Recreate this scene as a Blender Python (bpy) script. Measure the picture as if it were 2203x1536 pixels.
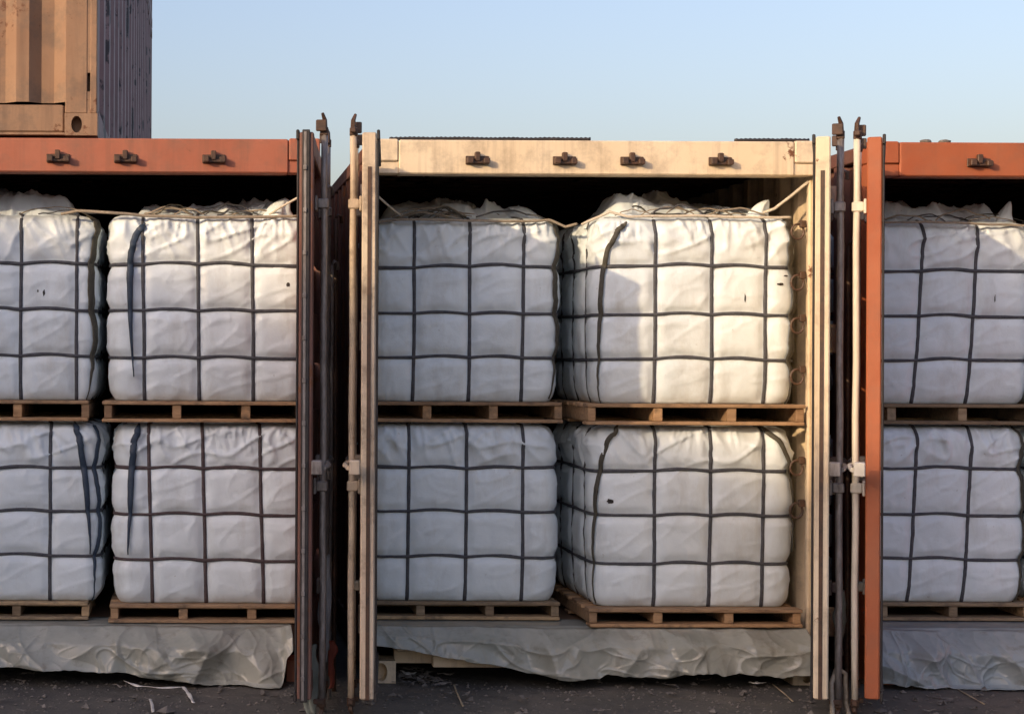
import bpy, math, random
from math import sin, cos, pi, radians, sqrt, exp, floor
from mathutils import Vector, noise, Matrix
random.seed(7)
for o in list(bpy.data.objects):
    bpy.data.objects.remove(o)
S = bpy.context.scene
COL = S.collection

# ------------------------------------------------------------------ camera
cam = bpy.data.cameras.new('camera')
cam.sensor_width = 36.0
cam.lens = 60.07
cam.shift_x = 0.313
cam.shift_y = 0.0
cam.clip_end = 3000
camo = bpy.data.objects.new('camera', cam)
COL.objects.link(camo)
camo.location = (0, -9.1, 1.73)
camo.rotation_euler = (Matrix.Rotation(radians(90), 3, 'X') @ Matrix.Rotation(radians(0.28), 3, 'Z')).to_euler()
S.camera = camo

# ------------------------------------------------------------------ sky + sun
SUN_DIR = Vector((-1.562, -1.29, 0.659)).normalized()     # towards the sun
W = bpy.data.worlds.new('World')
S.world = W
W.use_nodes = True
wn = W.node_tree
bg = wn.nodes['Background']
sky = wn.nodes.new('ShaderNodeTexSky')
sky.sky_type = 'NISHITA'
sky.sun_disc = False
sky.sun_elevation = math.asin(SUN_DIR.z)
sky.sun_rotation = math.atan2(SUN_DIR.x, SUN_DIR.y)
sky.altitude = 0
sky.air_density = 1.25
sky.dust_density = 4.2
sky.ozone_density = 1.5
tint = wn.nodes.new('ShaderNodeMix')            # white balance of the whole sky
tint.data_type = 'RGBA'
tint.blend_type = 'MULTIPLY'
tint.inputs[0].default_value = 1.0
tint.inputs[7].default_value = (1.04, 0.968, 1.10, 1)
wn.links.new(sky.outputs[0], tint.inputs[6])
wn.links.new(tint.outputs[2], bg.inputs[0])
bg.inputs[1].default_value = 0.15
sun = bpy.data.lights.new('sun', 'SUN')
sun.energy = 2.3
sun.color = (1.0, 0.72, 0.42)
sun.angle = radians(0.6)
suno = bpy.data.objects.new('sun', sun)
COL.objects.link(suno)
suno.rotation_euler = SUN_DIR.to_track_quat('Z', 'Y').to_euler()
suno.location = SUN_DIR * 60
S.view_settings.view_transform = 'Standard'
S.view_settings.look = 'None'
S.view_settings.gamma = 1
S.view_settings.use_curve_mapping = False
S.view_settings.exposure = 0.64


# ------------------------------------------------------------------ materials
def new_mat(name):
    m = bpy.data.materials.new(name)
    m.use_nodes = True
    nt = m.node_tree
    return m, nt, nt.nodes['Principled BSDF']


def nd(nt, t, **kw):
    n = nt.nodes.new(t)
    for k, v in kw.items():
        if k in n.inputs:
            n.inputs[k].default_value = v
        else:
            setattr(n, k, v)
    return n


def c4(c):
    return (c[0], c[1], c[2], 1)


def tex_noise(nt, co, scale, detail=6, rough=0.6, vec_scale=None):
    n = nd(nt, 'ShaderNodeTexNoise')
    n.inputs['Scale'].default_value = scale
    n.inputs['Detail'].default_value = detail
    n.inputs['Roughness'].default_value = rough
    if vec_scale:
        mp = nd(nt, 'ShaderNodeMapping')
        mp.inputs['Scale'].default_value = vec_scale
        nt.links.new(co, mp.inputs['Vector'])
        co = mp.outputs[0]
    nt.links.new(co, n.inputs['Vector'])
    return n.outputs[0]


def ramp(nt, fac, stops):
    r = nd(nt, 'ShaderNodeValToRGB')
    els = r.color_ramp.elements
    while len(els) < len(stops):
        els.new(0.5)
    for e, (p, c) in zip(els, stops):
        e.position = p
        e.color = c4(c) if len(c) == 3 else c
    nt.links.new(fac, r.inputs[0])
    return r.outputs[0]


def mix(nt, fac, a, b, mode='MIX'):
    m = nd(nt, 'ShaderNodeMix', data_type='RGBA', blend_type=mode)
    if isinstance(fac, (int, float)):
        m.inputs[0].default_value = fac
    else:
        nt.links.new(fac, m.inputs[0])
    for i, x in ((6, a), (7, b)):
        if isinstance(x, tuple):
            m.inputs[i].default_value = c4(x)
        else:
            nt.links.new(x, m.inputs[i])
    return m.outputs[2]


def bump(nt, height, strength, dist, bs):
    b = nd(nt, 'ShaderNodeBump')
    b.inputs['Strength'].default_value = strength
    b.inputs['Distance'].default_value = dist
    nt.links.new(height, b.inputs['Height'])
    nt.links.new(b.outputs[0], bs.inputs['Normal'])
    return b


def world_co(nt):
    g = nd(nt, 'ShaderNodeNewGeometry')
    return g.outputs['Position']


def paint(name, col, fade, rust=(0.16, 0.06, 0.025), rust_amt=0.5, dirt=0.4, rough=0.55, band=None, ns=14, rk=1.32):
    """weathered container paint: faded patches, streaky dirt, rust chips"""
    m, nt, bs = new_mat(name)
    co = world_co(nt)
    n1 = tex_noise(nt, co, 2.2, 5, 0.6)
    base = mix(nt, ramp(nt, n1, [(0.35, (0, 0, 0)), (0.7, (1, 1, 1))]), col, fade)
    if band:
        sx = nd(nt, 'ShaderNodeSeparateXYZ')
        nt.links.new(co, sx.inputs[0])
        wob = nd(nt, 'ShaderNodeMath', operation='MULTIPLY_ADD')
        nt.links.new(tex_noise(nt, co, 3, 3, 0.5, (6, 6, 0.5)), wob.inputs[0])
        wob.inputs[1].default_value = 0.05
        nt.links.new(sx.outputs[0], wob.inputs[2])
        mr = nd(nt, 'ShaderNodeMapRange')
        nt.links.new(wob.outputs[0], mr.inputs[0])
        mr.inputs[1].default_value = band[0]
        mr.inputs[2].default_value = band[1]
        r = ramp(nt, mr.outputs[0], [(0.02, (0, 0, 0)), (0.08, (1, 1, 1)), (0.85, (0.8, 0.8, 0.8)), (1.0, (0, 0, 0))])
        base = mix(nt, r, base, band[2])
    st = tex_noise(nt, co, 1.0, 6, 0.65, (16, 16, 0.9))
    base = mix(nt, ramp(nt, st, [(0.50, (0, 0, 0)), (0.76, (dirt * 0.75, dirt * 0.75, dirt * 0.75))]), base, (0.12, 0.075, 0.05))
    bl = tex_noise(nt, co, 5.5, 7, 0.72)
    base = mix(nt, ramp(nt, bl, [(0.48, (0, 0, 0)), (0.72, (dirt * 0.9, dirt * 0.9, dirt * 0.9))]), base, (0.13, 0.095, 0.07))
    n2 = tex_noise(nt, co, ns, 8, 0.7)
    n3 = tex_noise(nt, co, 1.7, 3, 0.5)
    ad = nd(nt, 'ShaderNodeMath', operation='ADD')
    nt.links.new(n2, ad.inputs[0])
    nt.links.new(n3, ad.inputs[1])
    t = 1.32 - 0.24 * rust_amt
    rf = nd(nt, 'ShaderNodeMapRange')
    nt.links.new(ad.outputs[0], rf.inputs[0])
    rf.inputs[1].default_value = t
    rf.inputs[2].default_value = t + 0.06
    base = mix(nt, rf.outputs[0], base, rust)
    nt.links.new(base, bs.inputs['Base Color'])
    rr = nd(nt, 'ShaderNodeMapRange')
    nt.links.new(n2, rr.inputs[0])
    rr.inputs[3].default_value = rough - 0.12
    rr.inputs[4].default_value = rough + 0.25
    nt.links.new(rr.outputs[0], bs.inputs['Roughness'])
    bump(nt, ad.outputs[0], 0.25, 0.01, bs)
    return m


def simple(name, c1, c2, scale=8, rough=0.6, bstr=0.3, bdist=0.004, metal=0.0, vs=None, detail=7):
    m, nt, bs = new_mat(name)
    co = world_co(nt)
    n = tex_noise(nt, co, scale, detail, 0.65, vs)
    nt.links.new(ramp(nt, n, [(0.3, c1), (0.7, c2)]), bs.inputs['Base Color'])
    bs.inputs['Roughness'].default_value = rough
    bs.inputs['Metallic'].default_value = metal
    bump(nt, n, bstr, bdist, bs)
    return m


def fabric(name):
    m, nt, bs = new_mat(name)
    co = world_co(nt)
    n1 = tex_noise(nt, co, 3.0, 5, 0.6)
    base = ramp(nt, n1, [(0.3, (0.64, 0.73, 0.785)), (0.55, (0.72, 0.815, 0.87)), (0.75, (0.755, 0.85, 0.905))])
    st = tex_noise(nt, co, 1.6, 6, 0.65, (4, 4, 1.4))
    base = mix(nt, ramp(nt, st, [(0.50, (0, 0, 0)), (0.76, (0.5, 0.5, 0.5))]), base, (0.38, 0.38, 0.35))
    sp = tex_noise(nt, co, 30, 4, 0.6)
    base = mix(nt, ramp(nt, sp, [(0.70, (0, 0, 0)), (0.76, (0.5, 0.5, 0.5))]), base, (0.20, 0.18, 0.16))
    nt.links.new(base, bs.inputs['Base Color'])
    bs.inputs['Roughness'].default_value = 0.42
    w = nd(nt, 'ShaderNodeTexNoise')
    w.noise_type = 'RIDGED_MULTIFRACTAL'
    w.inputs['Scale'].default_value = 3.4
    w.inputs['Detail'].default_value = 3
    w.inputs['Roughness'].default_value = 0.5
    mp = nd(nt, 'ShaderNodeMapping')
    mp.inputs['Rotation'].default_value = (0.5, 0.3, 0.6)
    mp.inputs['Scale'].default_value = (1.6, 1.6, 0.9)
    nt.links.new(co, mp.inputs['Vector'])
    nt.links.new(mp.outputs[0], w.inputs['Vector'])
    f = tex_noise(nt, co, 26, 5, 0.65)
    ad = nd(nt, 'ShaderNodeMath', operation='MULTIPLY_ADD')
    nt.links.new(f, ad.inputs[0])
    ad.inputs[1].default_value = 0.35
    nt.links.new(w.outputs[0], ad.inputs[2])
    bump(nt, ad.outputs[0], 0.42, 0.014, bs)
    return m


def wood(name, c1, c2):
    m, nt, bs = new_mat(name)
    co = world_co(nt)
    n = tex_noise(nt, co, 3, 9, 0.65, (3, 18, 18))
    oi = nd(nt, 'ShaderNodeObjectInfo')
    base = ramp(nt, n, [(0.3, c1), (0.7, c2)])
    tone = ramp(nt, oi.outputs['Random'], [(0.0, (0.55, 0.52, 0.50)), (0.5, (0.95, 0.95, 0.95)), (1.0, (1.25, 1.15, 1.0))])
    base = mix(nt, 1.0, base, tone, 'MULTIPLY')
    d = tex_noise(nt, co, 9, 6, 0.7)
    base = mix(nt, ramp(nt, d, [(0.52, (0, 0, 0)), (0.68, (0.75, 0.75, 0.75))]), base, (0.09, 0.07, 0.05))
    nt.links.new(base, bs.inputs['Base Color'])
    bs.inputs['Roughness'].default_value = 0.8
    bump(nt, n, 0.6, 0.005, bs)
    return m


M = {}
M['orange'] = paint('orange_paint', (0.33, 0.10, 0.054), (0.38, 0.135, 0.08), rust_amt=0.55, dirt=0.6)
M['rust_orange'] = paint('rust_orange_paint', (0.33, 0.082, 0.028), (0.38, 0.12, 0.05), rust_amt=0.4, dirt=0.3)
M['cream'] = paint('cream_paint', (0.70, 0.575, 0.40), (0.76, 0.65, 0.48), rust_amt=0.45, dirt=0.55)
M['cream_old'] = paint('old_cream_paint', (0.55, 0.43, 0.32), (0.60, 0.52, 0.39), rust=(0.22, 0.12, 0.07), rust_amt=0.3, dirt=0.95, ns=30)
M['maroon'] = paint('maroon_paint', (0.12, 0.045, 0.032), (0.20, 0.10, 0.08), rust_amt=0.9, dirt=0.6)
M['tan'] = paint('tan_paint', (0.25, 0.14, 0.08), (0.31, 0.195, 0.12), rust=(0.13, 0.05, 0.022), rust_amt=0.8, dirt=0.9, ns=18,
                 band=(-1.34, -1.14, (0.28, 0.095, 0.045)))
M['greybrown'] = paint('grey_brown_paint', (0.24, 0.125, 0.115), (0.30, 0.175, 0.16), rust=(0.035, 0.016, 0.016), rust_amt=0.9, dirt=0.5, ns=8)
M['blue'] = paint('blue_grey_paint', (0.12, 0.17, 0.24), (0.18, 0.22, 0.28), rust_amt=0.5)
M['steel'] = simple('galvanised_steel', (0.13, 0.11, 0.10), (0.33, 0.31, 0.30), 14, 0.5, 0.3, 0.003, 0.35, (4, 4, 1))
M['white_steel'] = simple('pale_painted_steel', (0.62, 0.58, 0.48), (0.78, 0.74, 0.64), 9, 0.5, 0.3, 0.003, 0, (4, 4, 1))
M['grease'] = simple('greasy_iron', (0.035, 0.022, 0.016), (0.10, 0.05, 0.028), 25, 0.55, 0.4, 0.003)
M['rubber'] = simple('black_rubber', (0.012, 0.011, 0.011), (0.035, 0.03, 0.03), 20, 0.6)
M['bag'] = fabric('white_woven_fabric')
M['strap'] = simple('dark_net_webbing', (0.035, 0.040, 0.052), (0.085, 0.088, 0.10), 40, 0.7, 0.4, 0.002)
M['redstrap'] = simple('maroon_net_webbing', (0.048, 0.034, 0.038), (0.095, 0.07, 0.072), 40, 0.7, 0.4, 0.002)
M['bluestrap'] = simple('navy_webbing', (0.015, 0.03, 0.06), (0.03, 0.055, 0.09), 40, 0.6, 0.4, 0.002)
M['olive'] = simple('olive_webbing', (0.035, 0.035, 0.028), (0.075, 0.07, 0.055), 40, 0.7, 0.4, 0.002)
M['cord'] = simple('off_white_cord', (0.45, 0.41, 0.34), (0.66, 0.61, 0.52), 60, 0.7, 0.5, 0.002)
M['browncord'] = simple('grey_brown_cord', (0.20, 0.17, 0.13), (0.36, 0.31, 0.25), 60, 0.7, 0.5, 0.002)
M['wood'] = wood('pallet_wood', (0.24, 0.145, 0.08), (0.46, 0.31, 0.185))
M['wood_old'] = wood('weathered_wood', (0.22, 0.16, 0.10), (0.44, 0.34, 0.22))
M['plyfloor'] = simple('plywood_floor', (0.10, 0.06, 0.035), (0.18, 0.11, 0.065), 4, 0.7)
def film(name, c1, c2):
    m, nt, bs = new_mat(name)
    co = world_co(nt)
    n = tex_noise(nt, co, 3.5, 7, 0.65)
    base = ramp(nt, n, [(0.3, c1), (0.7, c2)])
    d = tex_noise(nt, co, 11, 6, 0.7)
    base = mix(nt, ramp(nt, d, [(0.55, (0, 0, 0)), (0.75, (0.6, 0.6, 0.6))]), base, (0.16, 0.14, 0.11))
    nt.links.new(base, bs.inputs['Base Color'])
    bs.inputs['Roughness'].default_value = 0.22
    w = nd(nt, 'ShaderNodeTexNoise')
    w.noise_type = 'RIDGED_MULTIFRACTAL'
    w.inputs['Scale'].default_value = 7
    w.inputs['Detail'].default_value = 4
    nt.links.new(co, w.inputs['Vector'])
    bump(nt, w.outputs[0], 0.12, 0.006, bs)
    return m


M['sheet'] = film('grey_plastic_sheet', (0.25, 0.27, 0.24), (0.38, 0.39, 0.35))
M['sheet2'] = film('blue_grey_plastic_sheet', (0.23, 0.27, 0.29), (0.34, 0.38, 0.39))
M['rag'] = simple('grey_green_rag', (0.13, 0.16, 0.14), (0.26, 0.29, 0.27), 9, 0.6, 0.5, 0.01)
M['ragblue'] = simple('pale_blue_plastic_scrap', (0.30, 0.33, 0.38), (0.48, 0.50, 0.53), 9, 0.4, 0.5, 0.01)
M['redscrap'] = simple('red_plastic_scrap', (0.26, 0.05, 0.03), (0.36, 0.09, 0.06), 9, 0.5, 0.5, 0.01)
M['litter'] = simple('white_plastic_litter', (0.5, 0.5, 0.48), (0.7, 0.69, 0.66), 9, 0.45)
M['straw'] = simple('dry_straw', (0.30, 0.24, 0.15), (0.48, 0.40, 0.27), 9, 0.7)
M['stone'] = simple('grit_stone', (0.07, 0.065, 0.06), (0.22, 0.20, 0.18), 14, 0.85)
M['shed'] = simple('shed_cladding', (0.22, 0.22, 0.21), (0.32, 0.32, 0.30), 2, 0.6)
M['roof'] = simple('shed_roofing', (0.16, 0.15, 0.15), (0.24, 0.22, 0.21), 2, 0.6)


def ground_mat():
    m, nt, bs = new_mat('dark_yard_ground')
    co = world_co(nt)
    n1 = tex_noise(nt, co, 1.6, 6, 0.65)
    base = ramp(nt, n1, [(0.3, (0.055, 0.053, 0.053)), (0.5, (0.086, 0.082, 0.073)), (0.72, (0.14, 0.125, 0.108))])
    n2 = tex_noise(nt, co, 38, 6, 0.7)
    base = mix(nt, ramp(nt, n2, [(0.58, (0, 0, 0)), (0.72, (0.7, 0.7, 0.7))]), base, (0.19, 0.17, 0.15))
    n3 = tex_noise(nt, co, 7, 5, 0.6)
    base = mix(nt, ramp(nt, n3, [(0.55, (0, 0, 0)), (0.7, (0.6, 0.6, 0.6))]), base, (0.034, 0.032, 0.033))
    nt.links.new(base, bs.inputs['Base Color'])
    bs.inputs['Roughness'].default_value = 0.85
    ad = nd(nt, 'ShaderNodeMath', operation='MULTIPLY_ADD')
    nt.links.new(n2, ad.inputs[0])
    ad.inputs[1].default_value = 0.3
    nt.links.new(n3, ad.inputs[2])
    bump(nt, ad.outputs[0], 0.6, 0.03, bs)
    return m


M['ground'] = ground_mat()


# ------------------------------------------------------------------ mesh helpers
class MB:
    def __init__(self):
        self.v = []
        self.f = []
        self.mi = {}

    def box(self, x0, x1, y0, y1, z0, z1, bev=0.0):
        """box with chamfered vertical/horizontal outline when bev > 0"""
        b = len(self.v)
        if bev <= 0:
            for z in (z0, z1):
                self.v += [(x0, y0, z), (x1, y0, z), (x1, y1, z), (x0, y1, z)]
            self.f += [(b, b + 3, b + 2, b + 1), (b + 4, b + 5, b + 6, b + 7), (b, b + 1, b + 5, b + 4),
                       (b + 1, b + 2, b + 6, b + 5), (b + 2, b + 3, b + 7, b + 6), (b + 3, b, b + 4, b + 7)]
            return self
        e = bev
        rings = []
        for z, i in ((z0, e), (z0 + e, 0), (z1 - e, 0), (z1, e)):
            X0, X1, Y0, Y1 = x0 + i, x1 - i, y0 + i, y1 - i
            ring = [(X0 + e, Y0, z), (X1 - e, Y0, z), (X1, Y0 + e, z), (X1, Y1 - e, z),
                    (X1 - e, Y1, z), (X0 + e, Y1, z), (X0, Y1 - e, z), (X0, Y0 + e, z)]
            rings.append(len(self.v))
            self.v += ring
        for a, c in zip(rings, rings[1:]):
            for k in range(8):
                self.f.append((a + k, a + (k + 1) % 8, c + (k + 1) % 8, c + k))
        self.f.append(tuple(rings[0] + k for k in reversed(range(8))))
        self.f.append(tuple(rings[-1] + k for k in range(8)))
        return self

    def tube(self, pts, r, n=8, caps=True):
        pts = [Vector(p) for p in pts]
        rr = r if isinstance(r, (list, tuple)) else [r] * len(pts)
        rings = []
        up = None
        for i, p in enumerate(pts):
            t = (pts[min(i + 1, len(pts) - 1)] - pts[max(i - 1, 0)])
            t = t.normalized() if t.length > 1e-9 else Vector((0, 0, 1))
            if up is None:
                up = Vector((0, 0, 1)) if abs(t.z) < 0.9 else Vector((1, 0, 0))
            a = t.cross(up)
            if a.length < 1e-5:
                a = t.cross(Vector((0.3, 1, 0.2)))
            a.normalize()
            c = a.cross(t).normalized()
            up = c
            rings.append(len(self.v))
            for k in range(n):
                q = p + (a * cos(2 * pi * k / n) + c * sin(2 * pi * k / n)) * rr[i]
                self.v.append(tuple(q))
        for a, c in zip(rings, rings[1:]):
            for k in range(n):
                self.f.append((a + k, a + (k + 1) % n, c + (k + 1) % n, c + k))
        if caps:
            self.f.append(tuple(rings[0] + k for k in reversed(range(n))))
            self.f.append(tuple(rings[-1] + k for k in range(n)))
        return self

    def ribbon(self, pts, nrm, w, th):
        """flat webbing with rounded section along a path"""
        n = len(pts)
        sec = [(-0.5, 0.0), (-0.38, 0.8), (0.0, 1.0), (0.38, 0.8), (0.5, 0.0), (0.0, -0.8)]
        rings = []
        for i in range(n):
            t = (pts[min(i + 1, n - 1)] - pts[max(i - 1, 0)]).normalized()
            N = nrm[i].normalized()
            s = t.cross(N).normalized()
            ww = w[i] if isinstance(w, list) else w
            rings.append(len(self.v))
            for (a, c) in sec:
                self.v.append(tuple(pts[i] + s * (a * ww) + N * (c * th)))
        for a, c in zip(rings, rings[1:]):
            for k in range(6):
                self.f.append((a + k, a + (k + 1) % 6, c + (k + 1) % 6, c + k))
        self.f.append(tuple(rings[0] + k for k in reversed(range(6))))
        self.f.append(tuple(rings[-1] + k for k in range(6)))
        return self

    def torus(self, c, R, r, axis='X', n=14, m=6, sq=1.0):
        pts = []
        for k in range(n + 1):
            a = 2 * pi * k / n
            u, w = R * cos(a), R * sin(a) * sq
            pts.append((c[0], c[1] + u, c[2] + w) if axis == 'X' else ((c[0] + u, c[1], c[2] + w) if axis == 'Y' else (c[0] + u, c[1] + w, c[2])))
        return self.tube(pts, r, m, False)

    def grid(self, fn, nu, nv, closed_u=False):
        b = len(self.v)
        for j in range(nv + 1):
            for i in range(nu if closed_u else nu + 1):
                self.v.append(tuple(fn(i / nu, j / nv)))
        st = nu if closed_u else nu + 1
        for j in range(nv):
            for i in range(nu):
                i2 = (i + 1) % st
                self.f.append((b + j * st + i, b + j * st + i2, b + (j + 1) * st + i2, b + (j + 1) * st + i))
        return self

    def build(self, name, mat, parent=None, smooth=False):
        me = bpy.data.meshes.new(name)
        me.from_pydata(self.v, [], self.f)
        for mm in (mat if isinstance(mat, (list, tuple)) else [mat]):
            me.materials.append(M[mm])
        if self.mi:
            me.polygons.foreach_set('material_index', [self.mi.get(i, 0) for i in range(len(me.polygons))])
        if smooth:
            me.polygons.foreach_set('use_smooth', [True] * len(me.polygons))
        me.update()
        o = bpy.data.objects.new(name, me)
        COL.objects.link(o)
        o.parent = parent
        return o


def tag(o, label, cat, group=None):
    o['label'] = label
    o['category'] = cat
    if group:
        o['group'] = group
    return o


def thing(name, label, cat, loc=(0, 0, 0), rz=0.0, group=None):
    o = bpy.data.objects.new(name, None)
    o.empty_display_size = 0.1
    COL.objects.link(o)
    o.location = loc
    o.rotation_euler = (0, 0, rz)
    return tag(o, label, cat, group)


def solid(o, th):
    md = o.modifiers.new('thickness', 'SOLIDIFY')
    md.thickness = th
    md.offset = 0
    return o


def sstep(a, b, x):
    t = max(0.0, min(1.0, (x - a) / (b - a)))
    return t * t * (3 - 2 * t)


def nz(x, y, z):
    return noise.noise(Vector((x, y, z)))


def ridge(x, y, z):
    return 1 - abs(noise.noise(Vector((x, y, z)))) * 2


# px helpers (photograph pixels -> metres at depth y, for laying out positions)
def X(px, y=0.0):
    return (px - 412) / (404 * 9.1 / (9.1 + y))


def Z(py, y=0.0):
    return 1.73 + (768 - py) / (404 * 9.1 / (9.1 + y))



# ------------------------------------------------------------------ the setting
g = MB()
def gfn(u, v):
    # dense near the containers, wide beyond
    x = (u - 0.5) * 2
    y = (v - 0.5) * 2
    X = 1.5 + 14 * x + 1500 * x ** 7
    Y = -2 + 10 * y + 1500 * y ** 7
    h = 0.012 * nz(X * 0.9, Y * 0.9, 0) + 0.007 * nz(X * 4, Y * 4, 3) + 0.004 * nz(X * 11, Y * 11, 5)
    return (X, Y, h * (1 if abs(X) < 20 and abs(Y) < 15 else 0))
g.grid(gfn, 260, 200)
go = g.build('ground', 'ground', None, True)
go['kind'] = 'structure'

# ------------------------------------------------------------------ shed across the yard (its gable shades the lower half of the row)
SY = -21.0
k = -SY / 1.29
def shade_pt(x):
    return (x - 1.562 * k, (2.173 - 0.329 * x) + 0.659 * k)
sh = thing('warehouse', 'grey steel clad warehouse with pitched roof across the yard', 'warehouse', (0, 0, 0))
xr, zr = shade_pt(-7.0)
xe, ze = shade_pt(11.5)
xl = 2 * xr - xe
mb = MB()
for yy, (ya, yb) in ((0, (SY - 0.25, SY - 0.05)), (1, (SY - 24.2, SY - 24.0))):
    b = len(mb.v)
    prof = [(xl + 0.4, 0), (xe - 0.4, 0), (xe - 0.4, ze - 0.25), (xr, zr - 0.15), (xl + 0.4, ze - 0.25)]
    for y_ in (ya, yb):
        mb.v += [(p[0], y_, p[1]) for p in prof]
    mb.f += [tuple(b + i for i in range(5)), tuple(b + 5 + i for i in reversed(range(5)))]
    mb.f += [(b + i, b + 5 + i, b + 5 + (i + 1) % 5, b + (i + 1) % 5) for i in range(5)]
mb.box(xl + 0.4, xl + 0.6, SY - 24, SY - 0.25, 0, ze - 0.3)
mb.box(xe - 0.6, xe - 0.4, SY - 24, SY - 0.25, 0, ze - 0.3)
mb.build('wall', 'shed', sh)
mb = MB()
b = len(mb.v)
for y_ in (SY, SY - 24.4):
    mb.v += [(xl, y_, ze), (xr, y_, zr), (xe, y_, ze), (xe, y_, ze - 0.12), (xr, y_, zr - 0.12), (xl, y_, ze - 0.12)]
mb.f += [(0, 5, 4, 1), (1, 4, 3, 2), (6, 7, 10, 11), (7, 8, 9, 10), (0, 1, 7, 6), (1, 2, 8, 7), (2, 3, 9, 8), (3, 4, 10, 9), (4, 5, 11, 10), (5, 0, 6, 11)]
mb.build('roof', 'roof', sh)
MB().box(xr - 2.4, xr + 2.4, SY - 0.04, SY + 0.02, 0.02, 4.8, 0.02).build('door', 'steel', sh)

# ------------------------------------------------------------------ containers
HC = 2.896
def corrugated(mb, axis, a0, a1, z0, z1, base, depth, out, period=0.28, th=0.003):
    """vertical corrugations running along 'axis' between a0..a1; base is the outer plane, out its outward sign"""
    prof = []
    a = a0
    n = max(1, int(round((a1 - a0) / period)))
    p = (a1 - a0) / n
    for i in range(n):
        s = a0 + i * p
        prof += [(s, 0), (s + p * 0.26, 0), (s + p * 0.5, 1), (s + p * 0.76, 1)]
    prof.append((a1, 0))
    for sgn in (0, 1):
        b = len(mb.v)
        for (q, d) in prof:
            w = base - out * (depth * d + sgn * th)
            for z in (z0, z1):
                mb.v.append((q, w, z) if axis == 'X' else (w, q, z))
        for i in range(len(prof) - 1):
            f = (b + 2 * i, b + 2 * i + 2, b + 2 * i + 3, b + 2 * i + 1)
            mb.mi[len(mb.f)] = sgn
            mb.f.append(f if sgn == 0 else f[::-1])
    return mb


def casting(x0, x1, y0, y1, z0, z1, parent, mat, hole_x, hole_r=0.032):
    """corner casting with a recessed oval hole in its front face"""
    mb = MB()
    b = 0
    cx, cz = hole_x, (z0 + z1) / 2
    n = 16
    outer, inner, deep = [], [], []
    for i in range(n):
        a = 2 * pi * i / n
        c_, s_ = cos(a), sin(a)
        kx = ((x1 - cx) if c_ > 0 else (cx - x0))
        kz = ((z1 - cz) if s_ > 0 else (cz - z0))
        m_ = max(abs(c_), abs(s_))
        outer.append((cx + kx * c_ / m_, y0, cz + kz * s_ / m_))
        inner.append((cx + hole_r * c_, y0, cz + hole_r * 1.55 * s_))
        deep.append((cx + hole_r * c_, y0 + 0.08, cz + hole_r * 1.55 * s_))
    mb.v += outer + inner + deep
    for i in range(n):
        j = (i + 1) % n
        mb.f.append((i, j, n + j, n + i))
        mb.f.append((n + i, n + j, 2 * n + j, 2 * n + i))
    mb.f.append(tuple(2 * n + i for i in range(n)))
    bb = len(mb.v)
    for z in (z0, z1):
        mb.v += [(x0, y0, z), (x1, y0, z), (x1, y1, z), (x0, y1, z)]
    mb.f += [(bb, bb + 3, bb + 2, bb + 1), (bb + 4, bb + 5, bb + 6, bb + 7),
             (bb + 1, bb + 2, bb + 6, bb + 5), (bb + 2, bb + 3, bb + 7, bb + 6), (bb + 3, bb, bb + 4, bb + 7)]
    return mb.build('corner_casting', mat, parent)


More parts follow.
